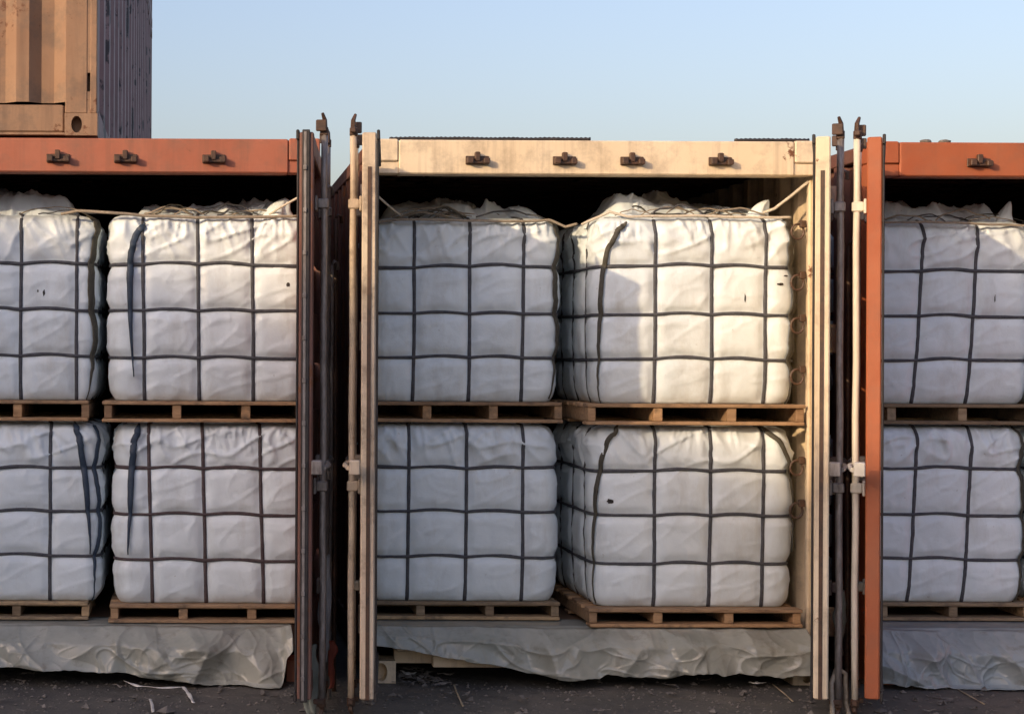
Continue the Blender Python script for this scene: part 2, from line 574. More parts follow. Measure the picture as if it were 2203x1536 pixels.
DOOR_W = 1.16
def make_door(parent, side, hx, angle, mat, rod_mat, seal=False, us=(0.55, 1.01), z0=0.145, z1=2.775):
    """hinge at (hx, 0.0); closed door runs along +x*side, outside faces -y"""
    th = 0.066
    def bx(mb, u0, u1, y0, y1, za, zb, bev=0.0):
        a, c = side * u0, side * u1
        return mb.box(min(a, c), max(a, c), y0, y1, za, zb, bev)
    mb = MB()
    bx(mb, 0.02, 0.09, -th / 2, th / 2, z0, z1, 0.006)
    bx(mb, DOOR_W - 0.07, DOOR_W, -th / 2, th / 2, z0, z1, 0.006)
    bx(mb, 0.09, DOOR_W - 0.07, -th / 2 + .002, th / 2 - .002, z0, z0 + 0.10, 0.006)
    bx(mb, 0.09, DOOR_W - 0.07, -th / 2 + .002, th / 2 - .002, z1 - 0.10, z1, 0.006)
    # corrugated infill
    n = 5
    hh = (z1 - z0 - 0.2) / n
    for i in range(n):
        za = z0 + 0.1 + i * hh
        bx(mb, 0.09, DOOR_W - 0.07, -0.018, -0.010, za, za + hh * 0.5)
        bx(mb, 0.09, DOOR_W - 0.07, 0.006, 0.014, za + hh * 0.5, za + hh)
        bx(mb, 0.09, DOOR_W - 0.07, -0.0175, 0.0135, za + hh * 0.5 - 0.004, za + hh * 0.5 + 0.004)
    d = mb.build('door', mat, parent)
    d.location = (hx, -0.03, 0)
    d.rotation_euler = (0, 0, -side * radians(angle))
    # rubber gasket along the inside edges
    mb = MB()
    if seal:
        bx(mb, DOOR_W + 0.001, DOOR_W + 0.010, -0.016, 0.020, z0 - 0.01, z1 + 0.01, 0.003)
    bx(mb, DOOR_W - 0.03, DOOR_W - 0.004, th / 2 + 0.001, th / 2 + 0.012, z0 + 0.036, z1 - 0.036, 0.004)
    bx(mb, 0.03, DOOR_W, th / 2 + 0.001, th / 2 + 0.016, z1 - 0.035, z1 + 0.012, 0.004)
    bx(mb, 0.03, DOOR_W, th / 2 + 0.001, th / 2 + 0.016, z0 - 0.012, z0 + 0.035, 0.004)
    mb.build('gasket', 'rubber', d)
    if mat.startswith('cream'):
        gm = MB()
        bx(gm, DOOR_W + 0.0005, DOOR_W + 0.004, -0.007, 0.011, z0, z1 - 0.16)
        gm.build('seal_groove', 'grease', d)
    # bolts along the seal on the free edge
    if seal:
        sm_ = MB()
        bx(sm_, DOOR_W + 0.0105, DOOR_W + 0.0125, 0.0, 0.012, z0, z1)
        sm_.build('seal_strip', 'steel', d)
        zz = z0 + 0.1
        bm_ = None
        while zz < z1 - 0.02:
            if bm_ is None:
                u2 = side * (DOOR_W + 0.013)
                bm_ = MB().box(min(u2, u2 + side * 0.007), max(u2, u2 + side * 0.007), -0.002, 0.014, -0.011, 0.011, 0.002).build('bolt', 'steel', d)
                bo = bm_
            else:
                bo = bm_.copy()
                COL.objects.link(bo)
                bo.parent = d
            bo.location = (0, 0, zz)
            zz += 0.197
    # lock rods with cams and guides
    for u in us:
        x = side * u
        y = -th / 2 - 0.045
        mb = MB()
        pts = [(x + 0.002 * sin(q * 1.3 + u * 9), y + 0.002 * sin(q * 2.1 + u), z0 - 0.03 + q * (z1 - z0 + 0.06) / 10) for q in range(11)]
        mb.tube(pts, 0.0155, 10)
        rod = mb.build('lock_rod', rod_mat, d, True)
        for zc, sg in ((z1 + 0.03, 1), (z0 - 0.03, -1)):
            mb = MB()
            mb.box(x - 0.017, x + 0.017, y - 0.017, y + 0.022, zc - 0.03, zc + 0.012, 0.005)
            mb.box(x - 0.038, x - 0.022, y - 0.010, y + 0.04, zc - 0.012, zc + 0.012 + 0.03 * (sg > 0), 0.004)
            mb.box(x + 0.022, x + 0.044, y - 0.014, y + 0.014, zc - 0.016, zc + 0.010, 0.004)
            mb.tube([(x, y, zc + sg * 0.0), (x + 0.008, y, zc + sg * 0.045), (x - 0.012, y + 0.01, zc + sg * 0.075)], [0.014, 0.011, 0.007], 6)
            mb.build('cam', 'grease', d)
        for zc in ((z0 + 0.45, z0 + 1.0, z1 - 0.32) if u < 0.8 else (z0 + 0.98, z1 - 0.32)):
            mb = MB()
            mb.box(x - 0.05, x + 0.05, -th / 2 - 0.014, -th / 2 - 0.001, zc - 0.035, zc + 0.035, 0.003)
            mb.box(x - 0.022, x + 0.022, y - 0.022, -th / 2 - 0.012, zc - 0.024, zc + 0.024, 0.006)
            mb.build('rod_guide', rod_mat, d)
        # handle
        mb = MB()
        zc = z0 + 1.0
        mb.tube([(x, y - 0.02, zc + 0.09), (x + side * 0.10, y - 0.03, zc + 0.085), (x + side * 0.24, y - 0.012, zc + 0.08)], 0.011, 8)
        mb.box(min(x + side * 0.2, x + side * 0.27), max(x + side * 0.2, x + side * 0.27), -th / 2 - 0.05, -th / 2 - 0.001, zc + 0.05, zc + 0.115, 0.004)
        mb.build('handle', rod_mat, d)
    for zc in (z0 + 0.2, z0 + 0.95, z0 + 1.7, z1 - 0.2):
        mb = MB()
        bx(mb, -0.028, 0.10, -th / 2 - 0.014, -th / 2 - 0.001, zc - 0.055, zc + 0.055, 0.003)
        mb.tube([(0, -th / 2 - 0.012, zc - 0.075), (0, -th / 2 - 0.012, zc + 0.075)], 0.017, 8)
        mb.build('hinge', mat, d)
    return d


def container(label, cx, mat, doors, y0=0.0, length=12.19, z=0.0, end_doors=True, side_mat=None, post_mat=None, roof_mat=None, interior=True, keepers=True, outer_mat='maroon'):  # dark maroon outer sides put the shade of the gaps into the paint
    t = thing('shipping_container', label, 'container', (cx, y0, z), 0, 'shipping containers standing in a row')
    hw = 1.219
    sm = side_mat or mat
    pm = post_mat or mat
    L = length
    # corner posts
    for sx in (-1, 1):
        for (ya, yb) in ((0.0, 0.15), (L - 0.15, L)):
            a, c = sx * (hw - 0.05), sx * hw
            mb = MB().box(min(a, c), max(a, c), ya, yb, 0.118, HC - 0.118, 0.008)
            if ya == 0.0:      # inner flange of the door post
                a2 = sx * (hw - 0.066)
                mb.box(min(a, a2), max(a, a2), 0.06, 0.085, 0.20, HC - 0.2, 0.004)
            mb.build('corner_post', pm, t)
            for (za, zb) in ((0.0, 0.118), (HC - 0.118, HC)):
                a, c = sx * (hw - 0.162), sx * (hw + 0.003)
                if ya == 0.0 and za > 1:
                    MB().box(min(a, c), max(a, c), -0.002, 0.178, za, zb, 0.006).build('corner_casting', pm, t)
                elif ya == 0.0:
                    casting(min(a, c), max(a, c), -0.003, 0.178, za, zb, t, pm, sx * (hw - 0.085))
                else:
                    MB().box(min(a, c), max(a, c), L - 0.178, L + 0.003, za, zb, 0.006).build('corner_casting', pm, t)
    # header and sill
    MB().box(-hw + 0.165, hw - 0.165, 0.0, 0.12, HC - 0.186, HC - 0.004, 0.007).box(
        -hw + 0.165, hw - 0.165, 0.121, 0.2, HC - 0.10, HC - 0.03).build('header', mat, t)
    for sx in (-1, 1):
        a, c = sx * (hw - 0.166), sx * (hw - 0.052)
        MB().box(min(a, c), max(a, c), 0.012, 0.12, HC - 0.183, HC - 0.1185, 0.004).build('header_gusset', mat, t)
    mb = MB()
    mb.box(-hw + 0.165, hw - 0.165, 0.002, 0.15, 0.165, 0.205, 0.005)
    mb.box(-hw + 0.165, hw - 0.165, 0.10, 0.16, 0.09, 0.164)
    for xa, xb in ((-hw + 0.36, -0.1), (0.1, hw - 0.36)):
        mb.box(xa, xb, 0.0, 0.059, 0.085, 0.164, 0.004)
    mb.build('sill', mat, t)
    for sx in (-1, 1):
        a, c = sx * (hw - 0.06), sx * hw
        MB().box(min(a, c), max(a, c), 0.18, L - 0.18, HC - 0.09, HC - 0.012, 0.005).build('top_rail', outer_mat or sm, t)
        MB().box(min(a, c), max(a, c), 0.18, L - 0.18, 0.04, 0.2, 0.005).build('bottom_rail', outer_mat or sm, t)
        mb = MB()
        corrugated(mb, 'Y', 0.15, L - 0.15, 0.2, HC - 0.09, sx * (hw - 0.004), 0.036, sx)
        mb.build('side_wall', [outer_mat or sm, sm], t)
    mb = MB()
    corrugated(mb, 'X', -hw + 0.045, hw - 0.045, 0.16, HC - 0.03, L - 0.01, 0.036, 1)
    mb.build('end_wall', [outer_mat or sm, sm], t)
    # roof sheet, corrugated across
    mb = MB()
    n = int(L / 0.21)
    p = (L - 0.14) / n
    for sg in (0, 1):
        b = len(mb.v)
        for i in range(n + 1):
            for q, d in ((0, 0), (0.3, 0), (0.5, 1), (0.8, 1)):
                y = 0.125 + (i + q) * p
                if y > L - 0.01:
                    break
                zz = HC - 0.035 + 0.02 * d - 0.003 * sg
                mb.v += [(-hw + 0.06, y, zz), (hw - 0.06, y, zz)]
        cnt = (len(mb.v) - b) // 2
        for i in range(cnt - 1):
            f = (b + 2 * i, b + 2 * i + 1, b + 2 * i + 3, b + 2 * i + 2)
            mb.f.append(f if sg == 0 else f[::-1])
    mb.build('roof', roof_mat or 'greybrown', t)  # dark default colour stands in for the shade on the ceiling
    MB().box(-hw + 0.05, hw - 0.05, 0.16, L - 0.05, 0.17, 0.285).build('floor', 'plyfloor', t)
    if keepers:
        for ox in (-0.637, -0.173, 0.186, 0.656):
            kz = HC - 0.108
            mb = MB()
            mb.box(ox - 0.062, ox + 0.062, -0.010, -0.001, kz - 0.028, kz + 0.018, 0.003)
            mb.box(ox - 0.058, ox - 0.026, -0.050, -0.009, kz - 0.024, kz + 0.010, 0.004)
            mb.box(ox + 0.030, ox + 0.062, -0.046, -0.009, kz - 0.026, kz + 0.004, 0.004)
            mb.box(ox - 0.016, ox + 0.012, -0.036, -0.009, kz - 0.012, kz + 0.038, 0.004)
            mb.box(ox - 0.03, ox + 0.034, -0.028, -0.009, kz - 0.024, kz - 0.008, 0.003)
            mb.build('cam_keeper', 'grease', t)
    for (side, angle, dm, rm) in doors:
        make_door(t, side, side * -1 * (hw - 0.019), angle, dm, rm, seal=(dm == 'maroon'), us=((0.55, 1.078) if rm == 'white_steel' else (0.55, 1.01)))
    return t


XC = [-3.25, -0.542, 2.153, 4.822]
C0 = container('orange container with closed doors at the far left end of the row', XC[0], 'orange', [(1, 0, 'orange', 'steel'), (-1, 0, 'orange', 'steel')])
C1 = container('orange open container beneath the tan stacked container', XC[1], 'orange',
               [(1, 128, 'orange', 'steel'), (-1, 83.6, 'maroon', 'steel')])
C2 = container('cream open container in the middle between two pairs of doors', XC[2], 'cream',
               [(1, 96.6, 'cream_old', 'cream_old'), (-1, 69.5, 'cream', 'steel')])
C3 = container('rust orange open container at the right edge', XC[3], 'rust_orange',
               [(1, 111.8, 'rust_orange', 'white_steel'), (-1, 100, 'rust_orange', 'steel')])

# lashing rings on the inside of the middle container's right post
for zc in (2.42, 2.146, 1.915, 1.64, 1.15, 0.92):
    x = 1.219 - 0.112
    mb = MB()
    mb.torus((x, 0.10, zc), 0.034, 0.0065, 'Y', 12, 6, 1.2)
    mb.box(x + 0.012, x + 0.045, 0.086, 0.112, zc + 0.02, zc + 0.06, 0.004)
    mb.build('lashing_ring', 'grease', C2)


def upper_container(label, z, y=0.03):
    t = thing('shipping_container', label, 'container', (-0.512 - 1.219, y, z))
    hw = 1.219
    L = 12.19
    for sx in (-1, 1):
        for (ya, yb) in ((0.0, 0.14), (L - 0.14, L)):
            a, c = sx * (hw - 0.17), sx * hw
            mb = MB()
            if ya == 0.0:
                # door-less end: wide post with a narrow slot
                s0, s1 = sx * (hw - 0.052), sx * (hw - 0.036)
                mb.box(min(a, s0), max(a, s0), 0, 0.14, 0.118, HC - 0.118, 0.004)
                mb.box(min(s1, c), max(s1, c), 0, 0.14, 0.118, HC - 0.118, 0.004)
                lo, hi = min(s0, s1), max(s0, s1)
                mb.box(lo, hi, 0.004, 0.14, 0.118, 0.235)
                mb.box(lo, hi, 0.004, 0.14, 0.335, HC - 0.118)
                mb.box(lo, hi, 0.06, 0.14, 0.235, 0.335)
            else:
                mb.box(min(a, c), max(a, c), ya, yb, 0.118, HC - 0.118, 0.006)
            mb.build('corner_post', 'tan', t)
            for (za, zb) in ((0.0, 0.118), (HC - 0.118, HC)):
                a2, c2 = sx * (hw - 0.172), sx * (hw + 0.003)
                if ya == 0.0:
                    casting(min(a2, c2), max(a2, c2), -0.003, 0.178, za, zb, t, 'tan', sx * (hw - 0.108), 0.029)
                else:
                    MB().box(min(a2, c2), max(a2, c2), L - 0.178, L + 0.003, za, zb, 0.006).build('corner_casting', 'tan', t)
    MB().box(-hw + 0.174, hw - 0.174, 0.006, 0.12, 0.004, 0.016).box(-hw + 0.174, hw - 0.174, 0.012, 0.12, 0.016, 0.165, 0.01).build('bottom_rail', 'tan', t)
    MB().box(-hw + 0.174, hw - 0.174, 0.004, 0.12, HC - 0.12, HC - 0.01, 0.01).build('header', 'tan', t)
    mb = MB()
    corrugated(mb, 'X', -hw + 0.171, hw - 0.171, 0.18, HC - 0.12, 0.012, 0.05, -1, 0.25)
    mb.build('end_wall', ['tan', 'tan'], t)
    mb = MB()
    corrugated(mb, 'X', -hw + 0.10, hw - 0.10, 0.1, HC - 0.1, L - 0.01, 0.036, 1)
    mb.build('end_wall', ['greybrown', 'greybrown'], t)
    for sx in (-1, 1):
        a, c = sx * (hw - 0.06), sx * hw
        MB().box(min(a, c), max(a, c), 0.18, L - 0.18, HC - 0.09, HC - 0.012, 0.005).build('top_rail', 'greybrown', t)
        MB().box(min(a, c), max(a, c), 0.18, L - 0.18, 0.014, 0.16, 0.005).build('bottom_rail', 'greybrown', t)
        mb = MB()
        corrugated(mb, 'Y', 0.14, L - 0.14, 0.16, HC - 0.09, sx * (hw - 0.004), 0.085, sx, 0.62)
        mb.build('side_wall', ['greybrown', 'greybrown'], t)
    MB().box(-hw + 0.06, hw - 0.06, 0.13, L - 0.1, HC - 0.05, HC - 0.03).build('roof', 'greybrown', t)
    MB().box(-hw + 0.06, hw - 0.06, 0.13, L - 0.1, 0.10, 0.15).build('floor', 'plyfloor', t)
    return t


CU = upper_container('tan container with dark corrugated side stacked on top of the row', HC + 0.014)
upper_container('topmost container of the left stack, only a corner of its dark side showing', 2 * HC + 0.03, 0.05)


# ------------------------------------------------------------------ pallets
def pallet(label, xa, xb, y0, z0, z1, posts=None, depth=1.08, old=False, skew=0.0):
    cx = (xa + xb) / 2
    t = thing('pallet', label, 'pallet', (cx, y0, z0), skew, 'timber pallets under the bags')
    hw = (xb - xa) / 2
    mat = 'wood_old' if old else 'wood'
    h = z1 - z0
    bt = 0.019
    ps = posts or [-hw + 0.02, -hw / 3, hw / 3, hw - 0.02]
    for i, p in enumerate(ps):
        w = 0.021 if i in (0, 3) else 0.024
        mb = MB()
        mb.box(p - w, p + w, 0.012, depth - 0.012, bt + 0.0005, h - bt - 0.0005, 0.003)
        mb.build('stringer', mat, t)
    n = 7
    bw = depth / n * 0.72
    for i in range(n):
        y = i * (depth - bw) / (n - 1)
        j = random.uniform(-0.006, 0.006)
        o = MB().box(-hw + j, hw + j, 0, bw * random.uniform(0.9, 1.1), -bt, 0, 0.003).build('deck_board', mat, t)
        o.location = (0, y, h)
        o.rotation_euler = (0, 0, random.uniform(-0.008, 0.008))
    for i in range(3):
        y = i * (depth - 0.1) / 2
        j = random.uniform(-0.006, 0.006)
        o = MB().box(-hw + j, hw + j, 0, 0.1, 0, bt * random.uniform(0.85, 1.0), 0.003).build('bottom_board', mat, t)
        o.location = (0, y, 0)
        o.rotation_euler = (0, random.uniform(-0.003, 0.003), random.uniform(-0.012, 0.012))
    return t


# ------------------------------------------------------------------ bags
class Bag:
    def __init__(self, x0, x1, y0, y1, z0, z1, fx, tilt=0.0, seed=0, top=True, dome=0.05, hz=(0.24, 0.485, 0.735), lean=0.0):
        self.cx, self.cy, self.z0 = (x0 + x1) / 2, (y0 + y1) / 2, z0
        self.a, self.b, self.H = (x1 - x0) / 2, (y1 - y0) / 2, z1 - z0
        self.r = 0.085
        self.seed = seed * 17.3
        self.top = top
        self.dome = dome
        self.tilt = tilt
        self.lean = lean
        rg = random.Random(seed)
        self.hz = [h + rg.uniform(-0.007, 0.007) for h in hz]
        a, b, r = self.a, self.b, self.r
        self.seg = [2 * (a - r), pi * r / 2, 2 * (b - r), pi * r / 2, 2 * (a - r), pi * r / 2, 2 * (b - r), pi * r / 2]
        self.P = sum(self.seg)
        # vertical strap positions along the perimeter; s=0 at the left end of the front flat
        self.vs = [x - self.cx + a - r for x in fx]
        rs = self.seg[0] + self.seg[1]
        ls = rs + self.seg[2] + self.seg[3] + self.seg[4] + self.seg[5]
        self.side_r = [rs + 0.06 + i * 0.29 for i in range(3)]
        self.side_l = [ls + self.seg[6] - 0.10 - i * 0.29 for i in range(3)]
        self.corner = {'fl': self.P - self.seg[7] / 2, 'fr': self.seg[0] + self.seg[1] / 2}
        self.allv = self.vs + self.side_r + self.side_l

    def base(self, s):
        a, b, r = self.a, self.b, self.r
        s = s % self.P
        i = 0
        while i < 7 and s > self.seg[i]:
            s -= self.seg[i]
            i += 1
        f = s / self.seg[i]
        cs = [(a - r, -b + r), (a - r, b - r), (-a + r, b - r), (-a + r, -b + r)]
        if i == 0:
            return (-a + r + s, -b, 0, -1)
        if i == 2:
            return (a, -b + r + s, 1, 0)
        if i == 4:
            return (a - r - s, b, 0, 1)
        if i == 6:
            return (-a, b - r - s, -1, 0)
        q = (i - 1) // 2
        ang = -pi / 2 + q * pi / 2 + f * pi / 2
        c = cs[q]
        return (c[0] + r * cos(ang), c[1] + r * sin(ang), cos(ang), sin(ang))

    def vpos(self, s0, w):
        return s0 + self.tilt * (w - self.H / 2) + 0.004 * nz(w * 3, s0 * 5, self.seed)

    def hpos(self, h0, s):
        # webbing arches a little between crossings
        if s > self.P / 2:
            s -= self.P
        best = 9
        prev = nxt = None
        for v in self.vs:
            d = s - v
            if d >= 0 and (prev is None or d < prev):
                prev = d
            if d < 0 and (nxt is None or -d < nxt):
                nxt = -d
        arch = 0
        if prev is not None and nxt is not None:
            arch = 0.010 * sin(pi * prev / (prev + nxt))
        return h0 + arch + 0.012 * nz(s * 1.3, h0 * 7, self.seed + 4)

    def surf(self, s, w):
        H = self.H
        k = 0.0
        if w > H:
            k = (w - H) / 0.5
            z = H
        else:
            z = w
        x, y, nx, ny = self.base(s)
        ins = 0.0
        if z < 0.10:
            ins += 0.016 * (1 - z / 0.10) ** 2
        rt = 0.115
        dz = 0.0
        if z > H - rt:
            t = (z - H + rt) / rt
            ins += 0.072 * (1 - sqrt(max(0.0, 1 - t * t)))
        d = 0.018 * sin(pi * min(1, z / H)) - ins
        P0 = Vector((x * 3 + self.seed, y * 3, z * 3))
        d += 0.010 * noise.noise(P0 * 0.6)
        if k == 0:
            dv = 9.0
            for v in self.allv:
                q = abs(s - self.vpos(v, z))
                if q < dv:
                    dv = q
            dh = 9.0
            for h in self.hz:
                q = abs(z - self.hpos(h, s))
                if q < dh:
                    dh = q
            dh = min(dh, abs(z - (H + 0.02)), abs(z + 0.01))
            gq = (1 - exp(-(dv / 0.034) ** 2)) * (1 - exp(-(dh / 0.032) ** 2))
            d += 0.018 * gq
            # creases: tight near the top, loose elsewhere
            tt = sstep(H - 0.34, H - 0.05, z)
            rr = ridge(s * 9 + z * 5 + self.seed, z * 3.2 - s * 2, self.seed)
            d += 0.017 * tt * (rr ** 3) * (1 if rr > 0 else 0)
            r2 = ridge(s * 5 - z * 6 + self.seed, z * 7, self.seed + 9)
            d += 0.013 * (0.35 + tt) * max(0, r2) ** 5
            t2 = sstep(H - 0.20, H - 0.02, z)
            if t2 > 0:
                r5 = ridge(s * 17 + self.seed + 2.5 * noise.noise(Vector((s * 4, z * 4, self.seed))), z * 4 + s * 3, self.seed + 21)
                d += 0.016 * t2 * max(0, r5) ** 3
            r6 = abs(noise.noise(Vector((s * 3.1 + z * 3.7 + self.seed, z * 5.3 - s * 2.2, self.seed + 31))))
            d += 0.003 * exp(-r6 / 0.04)
            r7 = abs(noise.noise(Vector((s * 5.1 - z * 4.7 + self.seed, z * 6.3 + s * 2.9, self.seed + 41))))
            d -= 0.002 * exp(-r7 / 0.035)
            d += 0.003 * noise.noise(P0 * 2.6) + 0.002 * noise.noise(P0 * 5.5)
        x += nx * d
        y += ny * d
        x += self.lean * (z - H / 2)
        if k > 0:
            e = 1 - k
            dd = self.dome * (1 - e * e)
            cr = 0.03 if self.top else 0.008
            xx, yy = x * e, y * e
            z = H + dd + cr * sin(pi * min(1, k * 2.5) / 2) * (ridge(xx * 5 + self.seed, yy * 5, 2) * 0.7 + 0.5 * noise.noise(Vector((xx * 14, yy * 14, self.seed))))
            x, y = xx, yy
        return Vector((x, y, z))

    def normal(self, s, w):
        e = 0.012
        p1 = self.surf(s + e, w) - self.surf(s - e, w)
        p2 = self.surf(s, min(w + e, self.H + 0.45)) - self.surf(s, max(w - e, 0))
        n = p1.cross(p2)
        return n.normalized() if n.length > 1e-9 else Vector((0, -1, 0))

    def path(self, sw, off):
        pts, nn = [], []
        for (s, w) in sw:
            x, y, nx, ny = self.base(s)
            n = self.normal(s, w)
            n = (n + Vector((nx, ny, 0)) * (0.8 if w < self.H - 0.1 else 0.1)).normalized()
            pts.append(self.surf(s, w) + n * off)
            nn.append(n)
        return pts, nn

    def build(self, label, group, strap='strap', loops=(), loop_mat='olive', topflap=None, ears=(), strap_w=0.019, marks=(), strands=0):
        t = thing('bulk_bag', label, 'bag', (self.cx, self.cy, self.z0), 0, group)
        N = 420
        nv = 92
        nc = 12
        H = self.H
        def fn(u, v):
            j = v * (nv + nc)
            w = H * j / nv if j <= nv else H + 0.5 * ((j - nv) / nc) * 0.98
            return self.surf(u * self.P, w)
        mb = MB().grid(fn, N, nv + nc, True)
        n0 = len(mb.v) - N
        mb.f.append(tuple(n0 + i for i in range(N)))
        mb.f.append(tuple(reversed(range(N))))
        mb.build('bag_body', 'bag', t, True)
        top_w = H + 0.10 if self.top else H + 0.02
        for s0 in self.allv:
            sw = []
            for q in range(46):
                w = -0.0 + top_w * q / 45
                sw.append((self.vpos(s0, min(w, H)), w))
            pts, nn = self.path(sw, 0.003)
            MB().ribbon(pts, nn, [strap_w * (1 + 0.25 * nz(q * 0.2, s0, 3)) for q in range(46)], 0.0055).build('vertical_strap', strap, t, True)
        for h in self.hz:
            sw = []
            # front plus both sides
            s_start = -(self.seg[7] + self.seg[6])
            s_end = self.seg[0] + self.seg[1] + self.seg[2]
            m = 150
            for q in range(m + 1):
                s = s_start + (s_end - s_start) * q / m
                sw.append((s % self.P, self.hpos(h, s if s >= 0 else s % self.P)))
            pts, nn = self.path(sw, 0.006)
            MB().ribbon(pts, nn, [strap_w * (0.92 + 0.3 * nz(q * 0.13, h * 9, 5)) for q in range(m + 1)], 0.0055).build('horizontal_strap', strap, t, True)
        yf = self.cy - self.b
        for lp in loops:
            if isinstance(lp[0], str):
                continue
            # webbing drawn through photograph points on the front of the bag
            pl, wid = lp
            ctr = [(X(p, yf) - self.cx + self.a - self.r, Z(q, yf) - self.z0) for p, q in pl]
            sw = []
            for (p, q) in zip(ctr, ctr[1:]):
                sw += [(p[0] + (q[0] - p[0]) * e / 10, min(H + 0.05, p[1] + (q[1] - p[1]) * e / 10)) for e in range(10)]
            sw.append((ctr[-1][0], ctr[-1][1]))
            for _ in range(3):
                sw = [sw[0]] + [((sw[e - 1][0] + sw[e][0] * 2 + sw[e + 1][0]) / 4, (sw[e - 1][1] + sw[e][1] * 2 + sw[e + 1][1]) / 4) for e in range(1, len(sw) - 1)] + [sw[-1]]
            pts, nn = self.path(sw, 0.015)
            n_ = len(pts)
            ww = [wid * min(1.0, 0.35 + e / 6, 0.12 + (n_ - e) / (0.45 * n_)) * (1 + 0.15 * nz(e * .3, wid, 2)) for e in range(n_)]
            MB().ribbon(pts, nn, ww, 0.006).build('corner_strap', loop_mat, t, True)
        for (mp_, mq, mw, mh) in marks:
            s0 = X(mp_, yf) - self.cx + self.a - self.r
            w0 = Z(mq, yf) - self.z0
            ring = []
            for e in range(12):
                an = 2 * pi * e / 12
                k_ = 1 + 0.5 * nz(cos(an) * 1.7 + mp_, sin(an) * 1.7, mq)
                sa, wa_ = s0 + mw * k_ * cos(an), w0 + mh * k_ * sin(an)
                ring.append(self.surf(sa % self.P, wa_) + self.normal(sa % self.P, wa_) * 0.0025)
            mb = MB()
            mb.v = [tuple(p) for p in ring] + [tuple(self.surf(s0 % self.P, w0) + self.normal(s0 % self.P, w0) * 0.003)]
            mb.f = [(e, (e + 1) % 12, 12) for e in range(12)]
            mb.build('mark', 'rubber', t, True)
        for e in range(strands):
            # loose net ends and ties lying over the top edge
            xs = random.uniform(-self.a + 0.1, self.a - 0.3)
            ln = random.uniform(0.15, 0.4)
            y_ = -self.b + random.uniform(0.03, 0.16)
            hh = random.uniform(0.015, 0.06)
            pts = []
            for q in range(13):
                f_ = q / 12
                pts.append((xs + ln * f_, y_ + 0.03 * nz(f_ * 2, e, self.seed), H - 0.012 + hh * sin(pi * f_) + 0.02 * nz(f_ * 4, e * 3, self.seed) + 0.02))
            MB().tube(pts, random.uniform(0.003, 0.006), 5).build('loose_tie', random.choice(['browncord', 'strap', 'browncord', 'olive']), t, True)
        for lp in loops:
            if not isinstance(lp[0], str):
                continue
            (key, wa, wb, wid) = lp
            s0 = self.corner[key]
            sw = [(s0 + 0.012 * sin(q * 0.25 + self.seed), wa + (wb - wa) * q / 40) for q in range(41)]
            pts, nn = self.path(sw, 0.006)
            ww = [wid * sstep(-0.02, 0.35, q / 40) for q in range(41)]
            MB().ribbon(pts, nn, ww, 0.006).build('corner_strap', loop_mat, t, True)
        if topflap:
            self.flap(t, topflap)
        for e in ears:
            self.ear(t, *e)
        return t

    def ear(self, t, bx_, by_, tip, w, mat='bag'):
        """gathered corner of loose fabric pulled up to a point; tip is relative to the top of the bag"""
        H = self.H
        base = Vector((bx_, by_, H - 0.02))
        tp = Vector((bx_ + tip[0], by_ + tip[1], H + tip[2]))
        def fn(u, v):
            a = 2 * pi * u
            rr = w * (1 - v) ** 0.8 * (1 + 0.35 * sin(4 * a + self.seed) * (1 - v) + 0.25 * noise.noise(Vector((cos(a) * 2 + self.seed, sin(a) * 2, v * 3)))) + 0.006
            p = base.lerp(tp, v)
            p.z += 0.03 * sin(pi * v) * (1 if tip[2] < 0.12 else 0)
            return p + Vector((rr * cos(a), 0.7 * rr * sin(a), 0.35 * rr * sin(a + 0.8)))
        MB().grid(fn, 40, 24, True).build('fabric_ear', mat, t, True)

    def flap(self, t, bumps):
        """loose crumpled cover fabric gathered on the top of the bag"""
        H = self.H
        a, b = self.a - 0.075, self.b - 0.09
        sd = self.seed
        def fn(u, v):
            x = -a + 2 * a * u
            y = -b + (2 * b) * v
            edge = min(u, 1 - u, v * 1.2, 1 - v) * 2
            ee = sstep(0.0, 0.25, edge)
            h = 0.012
            for (bx_, by_, sx, sy, hh) in bumps:
                dx, dy = (x - bx_) / sx, (y - by_) / sy
                q = dx * dx + dy * dy
                if q < 9:
                    h += hh * exp(-q)
            wx = x + 0.06 * noise.noise(Vector((x * 6, y * 6, sd)))
            rr = ridge(wx * 3.6 + sd, y * 4 + wx * 2, 1.0)
            r3 = ridge(wx * 8 - y * 3, y * 7 + sd, 4.0)
            r4 = ridge(wx * 17 + y * 6, y * 13 + sd, 6.0)
            h += (0.045 * max(0, rr) ** 2 + 0.026 * max(0, r3) ** 2 + 0.012 * max(0, r4) ** 2) * (0.35 + 0.65 * ee) - 0.02
            z = H + self.dome * 0.6 + h
            if v < 0.10:
                f = 1 - v / 0.10
                y -= 0.035 * f
                z -= (0.03 + 0.03 * (1 + noise.noise(Vector((x * 7 + sd, 0, 5))))) * f + self.dome * 0.6 * f
            su = min(u, 1 - u)
            if su < 0.08:
                z -= (1 - su / 0.08) * 0.05
            x += self.lean * H / 2
            return Vector((x, y, z))
        o = MB().grid(fn, 110, 70).build('top_flap', 'bag', t, True)
        solid(o, 0.003)


ZT = (1.492, 2.50)      # upper bags
ZB = (0.396, 1.365)     # lower bags
PT = (1.378, 1.490)
PB = (0.296, 0.394)


